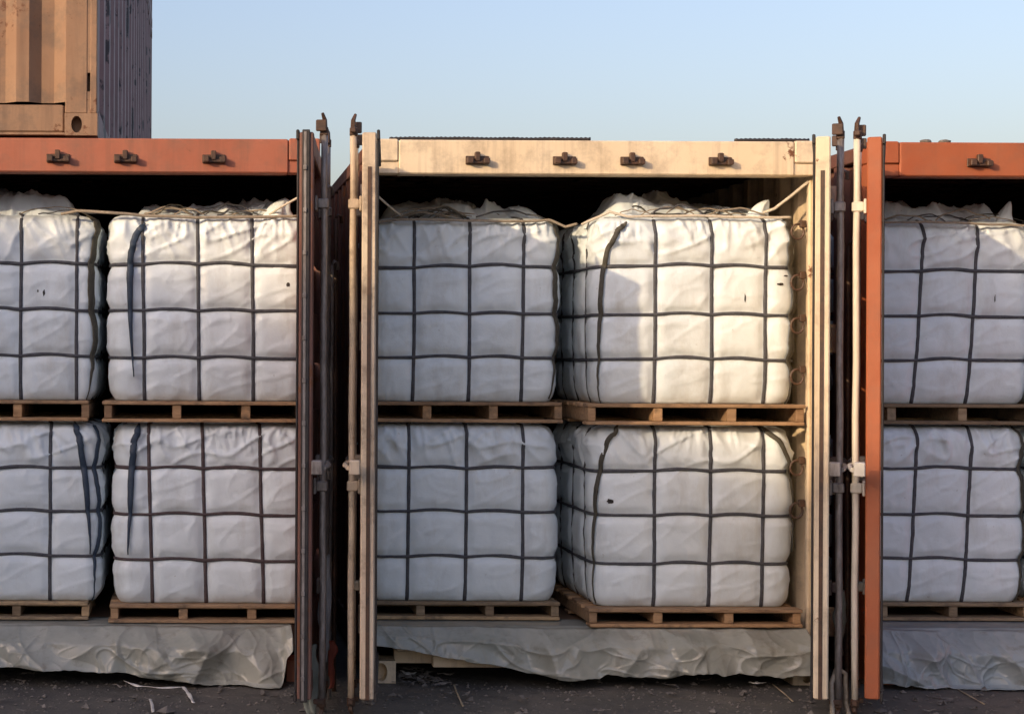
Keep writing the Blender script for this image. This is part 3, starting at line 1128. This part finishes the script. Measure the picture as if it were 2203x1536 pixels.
# --- container 1 (under the stacked container), left column
pallet('pallet with bag above it in the upper row at the left edge of the photo', X(-270, .2), X(192, .2), 0.2, *PT)
pallet('pallet in the lower row at the left edge of the photo', X(-275, .2), X(194, .2), 0.2, *PB, old=True)
Bag(X(-245, .24), X(200, .24), .24, 1.26, *ZT, [X(p, .24) for p in (-190, -72, 45, 165)], 0.0, 1, True, 0.045).build(
    'white bulk bag at the left edge, upper row, its top flap lit', 'white bulk bags in strap nets',
    loops=(('fr', 0.0, 1.0, 0.045),), strands=7, marks=[(95, 632, .006, .018), (82, 628, .004, .008)], topflap=[(0.25, -0.2, 0.22, 0.22, 0.075), (-0.2, -0.25, 0.25, 0.2, 0.08), (0.0, 0.25, 0.3, 0.2, 0.13)])
Bag(X(-245, .24), X(212, .24), .24, 1.26, *ZB, [X(p, .24) for p in (-125, -8, 110)], 0.0, 2, False, 0.008).build(
    'white bulk bag at the left edge, lower row, with a dark tapering corner strap', 'white bulk bags in strap nets',
    loops=(([(160, 915), (172, 935), (182, 1010), (188, 1100), (192, 1190)], 0.034), ('fr', 0.0, 0.95, 0.03)), loop_mat='bluestrap')
# --- container 1, right column
pw = X(661, .12)
def posts_px(lst, xa, xb, y):
    c = (xa + xb) / 2
    return [X(p, y) - c for p in lst]
xa, xb = X(222, .12), X(658, .12)
pallet('pallet under the bag with the navy strap, upper row', xa, xb, 0.12, *PT, posts=posts_px([233, 381, 530, 648], xa, xb, .12))
xa, xb = X(238, .12), X(658, .12)
pallet('reddish pallet under the bag with the maroon net, lower row', xa, xb, 0.12, *PB, posts=posts_px([249, 397, 545, 648], xa, xb, .12))
Bag(X(243, .17), X(655, .17), .17, 1.18, *ZT, [X(p, .17) for p in (309, 426, 543)], -0.016, 3, True, 0.03).build(
    'white bulk bag with a navy corner strap, sunlit along its top', 'white bulk bags in strap nets',
    loops=(([(312, 484), (292, 505), (281, 545), (279, 600), (281, 700), (288, 810)], 0.036),), loop_mat='bluestrap', strands=9, marks=[(618, 612, .01, .012)], topflap=[(0.25, -0.1, 0.2, 0.2, 0.05), (-0.3, 0.1, 0.1, 0.2, 0.015)],
    ears=[(0.36, -0.42, (0.05, 0.02, 0.10), 0.07), (0.2, -0.36, (0.12, 0.1, 0.09), 0.06)])
Bag(X(256, .17), X(655, .17), .17, 1.18, *ZB, [X(p, .17) for p in (325, 441, 564)], -0.03, 4, False, 0.008).build(
    'white bulk bag in a maroon net, lower row beside the dark doors', 'white bulk bags in strap nets',
    strap='redstrap', loops=(([(300, 918), (291, 945), (286, 1010), (285, 1090), (282, 1190)], 0.036),), loop_mat='bluestrap')

# --- container 2 (cream), left column
xa, xb = XC[2] - 1.158, X(1212, .28)
pallet('pallet under the shaded bag, upper row in the cream container', xa, xb, 0.28, *PT, posts=posts_px([800, 920, 1063, 1203], xa, xb, .28))
xa, xb = XC[2] - 1.158, X(1207, .28)
pallet('pallet under the shaded bag, lower row in the cream container', xa, xb, 0.28, *PB, posts=posts_px([795, 908, 1057, 1198], xa, xb, .28), old=True)
Bag(X(803, .31), X(1194, .31), .31, 1.32, *ZT, [X(p, .31) for p in (889, 1009, 1124)], 0.006, 5, True, 0.03).build(
    'white bulk bag in blue-grey shade, upper row behind the left cream door', 'white bulk bags in strap nets',
    loops=(('fr', 0.02, 1.0, 0.04),), strands=12, topflap=[(0.12, -0.36, 0.2, 0.10, 0.045), (-0.25, 0.05, 0.25, 0.3, 0.07), (0.05, 0.2, 0.2, 0.2, 0.08)],
    ears=[(0.40, -0.36, (-0.12, 0.05, 0.08), 0.06), (-0.2, -0.3, (0.1, 0.1, 0.10), 0.06)])
Bag(X(801, .31), X(1192, .31), .31, 1.32, *ZB, [X(p, .31) for p in (880, 1003, 1125)], 0.004, 6, False, 0.008).build(
    'white bulk bag in blue-grey shade, lower row behind the left cream door', 'white bulk bags in strap nets')
# --- container 2, right column
xa, xb = X(1264, .05), X(1734, .05)
pallet('pallet with sunlit stringer ends under the brightest bag', xa, xb, 0.05, *PT, posts=posts_px([1275, 1418, 1577, 1724], xa, xb, .05))
xa, xb = X(1270, .05), X(1729, .05)
pallet('pallet in the lower row beside the cream container right wall', xa, xb, 0.05, *PB, posts=posts_px([1280, 1420, 1573, 1719], xa, xb, .05))
Bag(2.19, X(1702, .13), .13, 1.14, *ZT, [X(p, .13) for p in (1407, 1528, 1643)], 0.0, 7, True, 0.03).build(
    'brightest bulk bag, sunlit and cream white, with an olive corner strap', 'white bulk bags in strap nets',
    loops=(([(1345, 478), (1325, 492), (1308, 530), (1300, 580), (1297, 680), (1294, 780), (1294, 862)], 0.027), ('fr', 0.0, 1.0, 0.055)), strands=12, marks=[(1597, 636, .004, .022), (1672, 606, .014, .007), (1682, 588, .01, .004)], topflap=[(-0.34, -0.2, 0.13, 0.25, 0.11), (-0.05, 0.15, 0.12, 0.2, 0.12), (0.2, 0.3, 0.25, 0.2, 0.10), (0.45, -0.3, 0.08, 0.1, 0.05)],
    ears=[(-0.44, -0.30, (0.14, -0.06, 0.14), 0.085), (-0.30, -0.36, (0.03, 0.0, 0.11), 0.06), (0.36, -0.40, (0.06, -0.02, 0.10), 0.055), (-0.08, 0.1, (0.02, 0.0, 0.2), 0.05)])
Bag(2.19, X(1700, .13), .13, 1.14, *ZB, [X(p, .13) for p in (1408, 1528, 1641)], 0.0, 8, False, 0.008).build(
    'white bulk bag with a small black mark, lower row beside the cream wall', 'white bulk bags in strap nets',
    loops=(([(1330, 915), (1312, 935), (1300, 985), (1292, 1060), (1288, 1160), (1287, 1292)], 0.026), ([(1640, 915), (1670, 940), (1686, 985), (1692, 1060), (1696, 1180)], 0.028)), marks=[(1313, 1073, .012, .013)])
# --- container 3 (right)
pallet('pallet in the upper row of the right-hand orange container', XC[3] - 1.158, X(2236, .33), 0.33, *PT, posts=posts_px([1846, 1921, 2074, 2226], XC[3] - 1.158, X(2236, .33), .33), old=True)
pallet('pallet in the lower row of the right-hand orange container', XC[3] - 1.158, X(2225, .33), 0.33, *PB, posts=posts_px([1846, 1905, 2056, 2215], XC[3] - 1.158, X(2225, .33), .33), old=True)
Bag(X(1838, .36), X(2210, .36), .36, 1.36, *ZT, [X(p, .36) for p in (1974, 2089)], 0.045, 9, True, 0.05, lean=0.01).build(
    'white bulk bag crossed by a slanting shadow beside the orange door', 'white bulk bags in strap nets', strands=8, marks=[(2132, 635, .003, .02)],
    topflap=[(-0.15, -0.3, 0.3, 0.12, 0.045), (0.3, -0.3, 0.2, 0.1, 0.03), (-0.1, 0.2, 0.25, 0.25, 0.12), (0.43, -0.35, 0.05, 0.1, 0.05)],
    ears=[(0.37, -0.40, (0.05, -0.01, 0.12), 0.055)])
Bag(X(1838, .36), X(2200, .36), .36, 1.36, *ZB, [X(p, .36) for p in (1963, 2081)], 0.035, 10, False, 0.008, lean=0.01).build(
    'shaded white bulk bag in the lower row beside the orange door', 'white bulk bags in strap nets',
    loops=(('fr', 0.0, 0.96, 0.04),))
pallet('pallet beyond the right edge in the upper row', X(2262, .2), XC[3] + 1.155, 0.2, *PT)
pallet('pallet beyond the right edge in the lower row', X(2258, .2), XC[3] + 1.155, 0.2, *PB)
Bag(X(2262, .26), XC[3] + 1.13, .26, 1.26, *ZT, [X(p, .26) for p in (2330, 2450, 2570)], 0.0, 11, True, 0.04).build(
    'white bulk bag just showing at the right edge, upper row', 'white bulk bags in strap nets', topflap=[(-0.3, -0.2, 0.15, 0.2, 0.05)])
Bag(X(2256, .26), XC[3] + 1.13, .26, 1.26, *ZB, [X(p, .26) for p in (2330, 2450, 2570)], 0.0, 12, False, 0.008).build(
    'white bulk bag just showing at the right edge, lower row', 'white bulk bags in strap nets')


# ------------------------------------------------------------------ plastic sheets over the sills
def sheet(label, xa, xb, bottom, mat, seed, folds=()):
    """bottom: list of (x, z) for the lower edge; the sheet comes out from under the pallets and hangs over the sill"""
    def zb(x):
        for (p, q) in zip(bottom, bottom[1:]):
            if p[0] <= x <= q[0]:
                f = (x - p[0]) / (q[0] - p[0])
                f = f * f * (3 - 2 * f) * 0.5 + f * 0.5
                return p[1] + (q[1] - p[1]) * f
        return bottom[0][1] if x < bottom[0][0] else bottom[-1][1]
    rg = random.Random(int(seed * 100))
    waves = [(rg.choice((0.9, 2.3, 0.5, 2.7, 1.2)) + rg.uniform(-.3, .3), wl, wl * k_, rg.random()) for wl, k_ in ((0.50, .16), (0.38, .17), (0.30, .2), (0.24, .2), (0.18, .2), (0.13, .16))]
    def fn(u, v):
        x = xa + (xb - xa) * u
        b_ = zb(x) + 0.005 * noise.noise(Vector((x * 31, seed, 2))) + 0.006 * noise.noise(Vector((x * 13, seed, 0))) + 0.012 * noise.noise(Vector((x * 5, seed, 7)))
        if v < 0.15:
            f = v / 0.15
            return Vector((x, 0.36 - 0.25 * f, 0.2895))
        f = (v - 0.15) / 0.85
        top = 0.2895
        z = top + (b_ - top) * f
        y = 0.11 - 0.15 * sstep(0, 0.42, f) - 0.05 * f
        e0 = sstep(0, 0.10, f)
        wx = x + 0.10 * noise.noise(Vector((x * 2.3, z * 2.3, seed)))
        wz = z + 0.07 * noise.noise(Vector((x * 2.9, z * 2.9, seed + 4)))
        cr = 0.0
        for (ang, wl, am, ph) in waves:
            q = (wx * cos(ang) + wz * sin(ang)) / wl + ph
            tri = abs(2 * (q - floor(q)) - 1)
            cr += am * tri * max(0.0, min(1.0, 0.3 + 1.9 * noise.noise(Vector((x * 3 + ph * 9, z * 3, seed + ang)))))
        out = cr * 0.6 + 0.03 * max(0, ridge(wx * 2.1 + z * 2.5 + seed, z * 3.0, seed)) ** 2
        # thin flowing creases
        for (fa, fb, fc, fd, am, wd_) in ((1.6, 3.4, 2.5, -1.4, 0.014, 0.05), (3.0, -4.4, 3.2, 1.8, 0.010, 0.045), (5.5, 6.5, 6.0, -2.4, 0.006, 0.05), (10.0, -9.0, 9.0, 4.0, 0.003, 0.06)):
            n_ = abs(noise.noise(Vector((wx * fa + wz * fb + seed, wz * fc + wx * fd, seed + fa))))
            out += am * exp(-n_ / wd_)
        y -= out * e0
        z += 0.35 * out * e0 * (1 - f)
        for (fx0, fz0, fx1, fz1, wd, hh) in folds:
            dx, dz = fx1 - fx0, fz1 - fz0
            L2 = dx * dx + dz * dz
            q = max(0, min(1, ((x - fx0) * dx + (z - fz0) * dz) / L2))
            dd = sqrt((x - fx0 - q * dx) ** 2 + (z - fz0 - q * dz) ** 2)
            y -= 0.8 * hh * max(0, 1 - dd / (wd * 3.2)) ** 1.5
        if z < 0.03:
            y -= (0.03 - z) * 1.6
            z = max(z, 0.016)
        return Vector((x, y, z))
    o = MB().grid(fn, 420, 84).build('plastic_sheet', mat, None, True)
    solid(o, 0.002)
    return tag(o, label, 'sheet', 'plastic sheets over the container sills')


sheet('crumpled grey plastic sheet hanging below the left pallets', XC[1] - 1.15, X(632, -.08),
      [(-2, .09), (X(0), .095), (X(150), .085), (X(230), .075), (X(330), .05), (X(430), .03), (X(470), .012), (X(600), .012), (X(608), 0.03), (X(618), .16), (X(640), .22)],
      'sheet', 1.3, [(X(475), .27, X(300), .06, .06, .06), (X(475), .27, X(610), .0, .06, .05), (X(460), .25, X(420), .03, .035, .045), (X(280), .2, X(420), .22, .03, .025)])
sheet('grey plastic sheet hanging diagonally below the pallets in the cream container', X(800), X(1742),
      [(X(795), .225), (X(850), .2), (X(960), .155), (X(1080), .115), (X(1140), .075), (X(1200), .05), (X(1280), .05), (X(1300), .075), (X(1400), .06), (X(1520), .09), (X(1545), .07), (X(1720), .075), (X(1742), .09)],
      'sheet', 5.1, [(X(1390), .27, X(1330), .08, .04, .045), (X(1470), .22, X(1420), .07, .035, .04), (X(1180), .25, X(1240), .08, .05, .04), (X(1060), .27, X(1130), .12, .03, .025), (X(1620), .2, X(1700), .16, .03, .025)])
sheet('blue grey plastic sheet reaching the ground below the right-hand pallets', X(1878), X(2300),
      [(X(1870), .03), (X(2000), .025), (X(2060), .0), (X(2300), -.01)], 'sheet2', 12.4,
      [(X(1960), .26, X(2010), .05, .03, .05), (X(2010), .26, X(1950), .08, .025, .04), (X(2100), .2, X(2203), .1, .03, .04), (X(2130), .26, X(2180), .05, .025, .04)])


# ------------------------------------------------------------------ cords and ropes on the bag tops
def cord(name, label, pts, r, mat='cord', cat='cord', sag=0.0):
    P = [Vector(p) for p in pts]
    out = []
    for a, c in zip(P, P[1:]):
        for q in range(8):
            f = q / 8
            p = a.lerp(c, f)
            p.z -= sag * sin(pi * f)
            p += Vector((nz(p.x * 9, p.z * 9, 1), nz(p.x * 9, p.z * 9, 2), nz(p.x * 9, p.z * 9, 3))) * 0.004
            out.append(p)
    out.append(P[-1])
    o = MB().tube(out, r, 6).build(name, mat, None, True)
    return tag(o, label, cat)


def PXZ(px, py, y):
    return (X(px, y), y, Z(py, y))


cord('tie_cord', 'pale cord from the bag top up to the maroon door', [PXZ(575, 462, .25), PXZ(600, 447, .15), PXZ(668, 408, .05)], 0.006)
cord('tie_cord', 'thin pale cord at the upper left corner inside the cream container', [PXZ(797, 408, .05), PXZ(830, 438, .15), PXZ(862, 462, .35)], 0.006)
cord('tie_cord', 'pale cord at the upper right corner inside the cream container', [PXZ(1640, 452, .2), PXZ(1665, 443, .15), PXZ(1738, 385, .06)], 0.008)
cord('net_rope', 'grey brown rope along the tops of the two left bags', [PXZ(130, 462, .2), PXZ(165, 455, .16), PXZ(235, 458, .12), PXZ(300, 464, .14), PXZ(420, 468, .13), PXZ(540, 467, .14), PXZ(640, 464, .14)], 0.009, 'browncord', 'rope')
cord('net_rope', 'grey brown rope along the top of the shaded cream-container bag', [PXZ(805, 478, .3), PXZ(860, 470, .27), PXZ(1010, 472, .27), PXZ(1130, 473, .27), PXZ(1180, 470, .27), PXZ(1215, 484, .25), PXZ(1240, 478, .2)], 0.008, 'browncord', 'rope')
cord('net_rope', 'pale rope along the top of the brightest bag', [PXZ(1250, 480, .2), PXZ(1310, 452, .15), PXZ(1350, 462, .12), PXZ(1500, 460, .1), PXZ(1640, 462, .1), PXZ(1700, 462, .12)], 0.008, 'cord', 'rope')
cord('net_rope', 'thin rope along the top of the bag beside the orange door', [PXZ(1880, 472, .32), PXZ(1990, 470, .3), PXZ(2100, 473, .3), PXZ(2170, 476, .32), PXZ(2260, 478, .3)], 0.007, 'browncord', 'rope')
# ribbed dark strips lying on the roof edge of the cream container
def roof_strip(label, xa, xb):
    mb = MB()
    pts = []
    rr = []
    n = int((xb - xa) / 0.012)
    for i in range(n + 1):
        x = xa + (xb - xa) * i / n
        pts.append((x, 0.05 + 0.012 * nz(x * 3, 0, 1), HC + 0.008 + 0.003 * nz(x * 6, 0, 2)))
        rr.append(0.0085 + 0.004 * (1 if i % 2 else 0) + 0.002 * nz(x * 20, 0, 3))
    o = mb.tube(pts, rr, 7).build('rope', 'rubber', None, True)
    tag(o, label, 'rope')
roof_strip('dark twisted rope on the roof edge at the left of the cream header', X(838), X(1272))
roof_strip('short dark rope on the roof edge at the right of the cream header', X(1585), X(1745))
for px, lb in ((2000, 'dark clod of dirt on the roof edge of the right container, left one'), (2042, 'dark clod of dirt on the roof edge of the right container, right one')):
    mb = MB()
    c = Vector((X(px), 0.06, HC + 0.006))
    def bl(u, v):
        a = 2 * pi * u
        f = pi * v
        rr = 0.02 + 0.008 * nz(cos(a) * 2 + px, sin(a) * 2, f * 2)
        return c + Vector((1.6 * rr * sin(f) * cos(a), rr * sin(f) * sin(a), 0.6 * rr * cos(f)))
    tag(mb.grid(bl, 12, 8, True).build('dirt_clod', 'stone', None, True), lb, 'dirt')


# ------------------------------------------------------------------ scraps hanging between the door pairs
def hanging_scrap(name, label, x, y, z_top, z_bot, w, mat, seed, cat='rag'):
    def fn(u, v):
        z = z_top + (z_bot - z_top) * v
        ww = w * (0.55 + 0.45 * sin(pi * min(1, v * 1.1)) + 0.25 * nz(v * 4, seed, 1))
        a = u * 2 * pi
        rr = ww * 0.5 * (1 + 0.45 * sin(3 * a + v * 3 + seed) * 0.6 + 0.3 * nz(cos(a) * 1.5 + seed, sin(a) * 1.5, v * 5))
        return Vector((x + rr * cos(a) + 0.02 * nz(v * 3, seed, 9), y + 0.8 * rr * sin(a), z + 0.01 * nz(u * 9, v * 5, seed)))
    mb = MB().grid(fn, 36, 40, True)
    mb.f.append(tuple(range(36)))
    mb.f.append(tuple(len(mb.v) - 36 + i for i in range(36)))
    return tag(mb.build(name, mat, None, True), label, cat)


hanging_scrap('rag', 'grey green rag at the foot of the maroon door', X(676, -1.0), -0.92, 0.36, 0.03, 0.075, 'rag', 1.0)
hanging_scrap('plastic_scrap', 'pale blue plastic scrap hanging between the first door pair', X(702, -.6), -0.60, 0.75, 0.22, 0.055, 'ragblue', 2.0, 'scrap')
hanging_scrap('plastic_scrap', 'small red plastic scrap low between the first door pair', X(716, -.5), -0.45, 0.30, 0.06, 0.05, 'redscrap', 3.0, 'scrap')
hanging_scrap('rag', 'grey rag hanging between the right door pair', X(1808, -.8), -0.82, 0.62, 0.30, 0.05, 'rag', 4.0)
cord('rope_loop', 'tan rope looped on the ground between the right door pair', [(X(1795, -1.05), -1.05, 0.01), (X(1792, -1.0), -1.0, 0.2), (X(1803, -.98), -.98, 0.27), (X(1822, -.97), -.97, 0.24), (X(1828, -.97), -.95, 0.10), (X(1812, -.9), -1.05, 0.012), (X(1800, -.9), -1.15, 0.012)], 0.011, 'browncord', 'rope')

# ------------------------------------------------------------------ lashing bars leaning between the door pairs
def bar(label, x, y, zt, dx=0.0, r=0.011, mat='steel'):
    pts = [(x + dx * q / 12 + 0.004 * nz(q * .6, x, 1), y + 0.02 * q / 12 + 0.004 * nz(q * .6, y, 2), 0.005 + (zt - 0.005) * q / 12) for q in range(13)]
    mb = MB().tube(pts, r, 7)
    top = pts[-1]
    mb.tube([top, (top[0] + 0.012, top[1], top[2] + 0.02), (top[0] + 0.03, top[1], top[2] + 0.012), (top[0] + 0.03, top[1], top[2] - 0.025)], r * 0.8, 6)
    tag(mb.build('lashing_bar', mat, None, True), label, 'bar', 'steel bars leaning between the doors')
bar('thin grey steel bar leaning between the maroon and tan doors, front one', X(700, -.75), -0.75, 2.55, 0.004)
bar('thin steel bar leaning between the maroon and tan doors, rear one', X(712, -.45), -0.45, 2.2, 0.006, 0.010)
bar('short dark bar at the back of the gap between the maroon and tan doors', X(722, -.25), -0.25, 2.45, 0.0, 0.012, 'grease')
bar('thin grey steel bar leaning between the cream and orange doors, front one', X(1806, -.9), -0.92, 2.62, 0.004, 0.013)
bar('thin dark bar leaning between the cream and orange doors, rear one', X(1826, -.6), -0.6, 2.3, 0.004, 0.011, 'grease')

# ------------------------------------------------------------------ litter and grit on the ground
def strip(name, label, pts, w, mat, cat='litter'):
    P = []
    for a, c in zip(pts, pts[1:]):
        for q in range(8):
            P.append(Vector(a).lerp(Vector(c), q / 8))
    P.append(Vector(pts[-1]))
    N = [Vector((0.4 * sin(i * 0.7), 0.3 * cos(i * 0.5), 1)).normalized() for i in range(len(P))]
    ww = [w * (0.7 + 0.5 * abs(nz(i * 0.4, w, 3))) for i in range(len(P))]
    return tag(MB().ribbon(P, N, ww, 0.002).build(name, mat, None, True), label, cat)


def G(px, py, dz=0.014):
    # point on the ground seen at a photograph pixel
    d = 1.73 * 404 * 9.1 / (py - 768)
    return ((px - 412) * d / (404 * 9.1), d - 9.1, dz)


strip('plastic_strip', 'bent white plastic strip on the ground at the left', [G(272, 1482, .04), G(300, 1488, .03), G(350, 1492, .03), G(398, 1492, .035), G(410, 1503, .025), G(420, 1518, .016)], 0.026, 'litter')
strip('plastic_strip', 'short white plastic strip at the bottom edge, left', [G(327, 1512, .02), G(331, 1525, .02), G(333, 1540, .02)], 0.02, 'litter')
strip('straw', 'pale straw on the ground near the cream door', [G(980, 1475), G(990, 1500), G(1000, 1522)], 0.012, 'straw', 'straw')
strip('straw', 'pale straw on the ground right of the sheet in the cream container', [G(1665, 1470), G(1690, 1490), G(1710, 1508)], 0.011, 'straw', 'straw')
strip('straw', 'pale straw on the ground below the right-hand sheet', [G(2065, 1480), G(2095, 1497), G(2122, 1512)], 0.012, 'straw', 'straw')
strip('plastic_strip', 'crumpled white scrap on the ground below the cream sheet', [G(1618, 1470, .02), G(1632, 1474, .03), G(1648, 1470, .02)], 0.04, 'litter')
strip('plastic_strip', 'pale crumpled scrap beside the foot of the cream door', [G(868, 1452, .03), G(882, 1458, .03), G(896, 1452, .02)], 0.04, 'litter')

mb = MB()
for i in range(100):
    if i < 45:
        c = Vector(G(random.gauss(905, 35), random.uniform(1436, 1475), 0.012))
    else:
        c = Vector(G(random.uniform(0, 2203), random.uniform(1450, 1536), 0.012))
    a = random.uniform(0, 6.28)
    L = random.uniform(0.015, 0.06)
    pts = [c + Vector((cos(a) * L * (q - 2) * .5, sin(a) * L * (q - 2) * .5, 0.012 * random.random())) for q in range(5)]
    nn = [Vector((random.uniform(-.8, .8), random.uniform(-.8, .8), 1)).normalized() for q in range(5)]
    mb.ribbon(pts, nn, random.uniform(0.006, 0.025), 0.0015)
li = mb.build('litter', 'stone', None)
li['kind'] = 'stuff'
li['label'] = 'small pale shreds of litter strewn over the dark ground'
li['category'] = 'litter'

mb = MB()
for i in range(3200):
    x = random.uniform(-1.6, 5.2)
    y = -0.95 + 1.0 * random.random() ** 1.0
    if random.random() < 0.25:
        y = random.uniform(-2.2, -0.9)
    r = random.choice((0.003, 0.004, 0.005, 0.006, 0.008)) * random.uniform(0.7, 1.3)
    if random.random() < 0.05:
        r *= random.uniform(2, 3.6)
    b = len(mb.v)
    zc = 0.012 * nz(x * 0.9, y * 0.9, 0) + 0.007 * nz(x * 4, y * 4, 3) + 0.3 * r
    ph = random.uniform(0, 6)
    mb.v += [(x + r * 1.3 * cos(ph + a) * random.uniform(.7, 1.2), y + r * 1.3 * sin(ph + a) * random.uniform(.7, 1.2), zc) for a in (0, 1.57, 3.14, 4.71)]
    mb.v += [(x + r * .3, y, zc + r * random.uniform(.5, 1)), (x, y, zc - r)]
    for q in range(4):
        mb.f += [(b + q, b + (q + 1) % 4, b + 4), (b + (q + 1) % 4, b + q, b + 5)]
gr = mb.build('gravel', 'stone', None)
gr['kind'] = 'stuff'
gr['label'] = 'loose grit and small stones scattered over the dark ground'
gr['category'] = 'gravel'
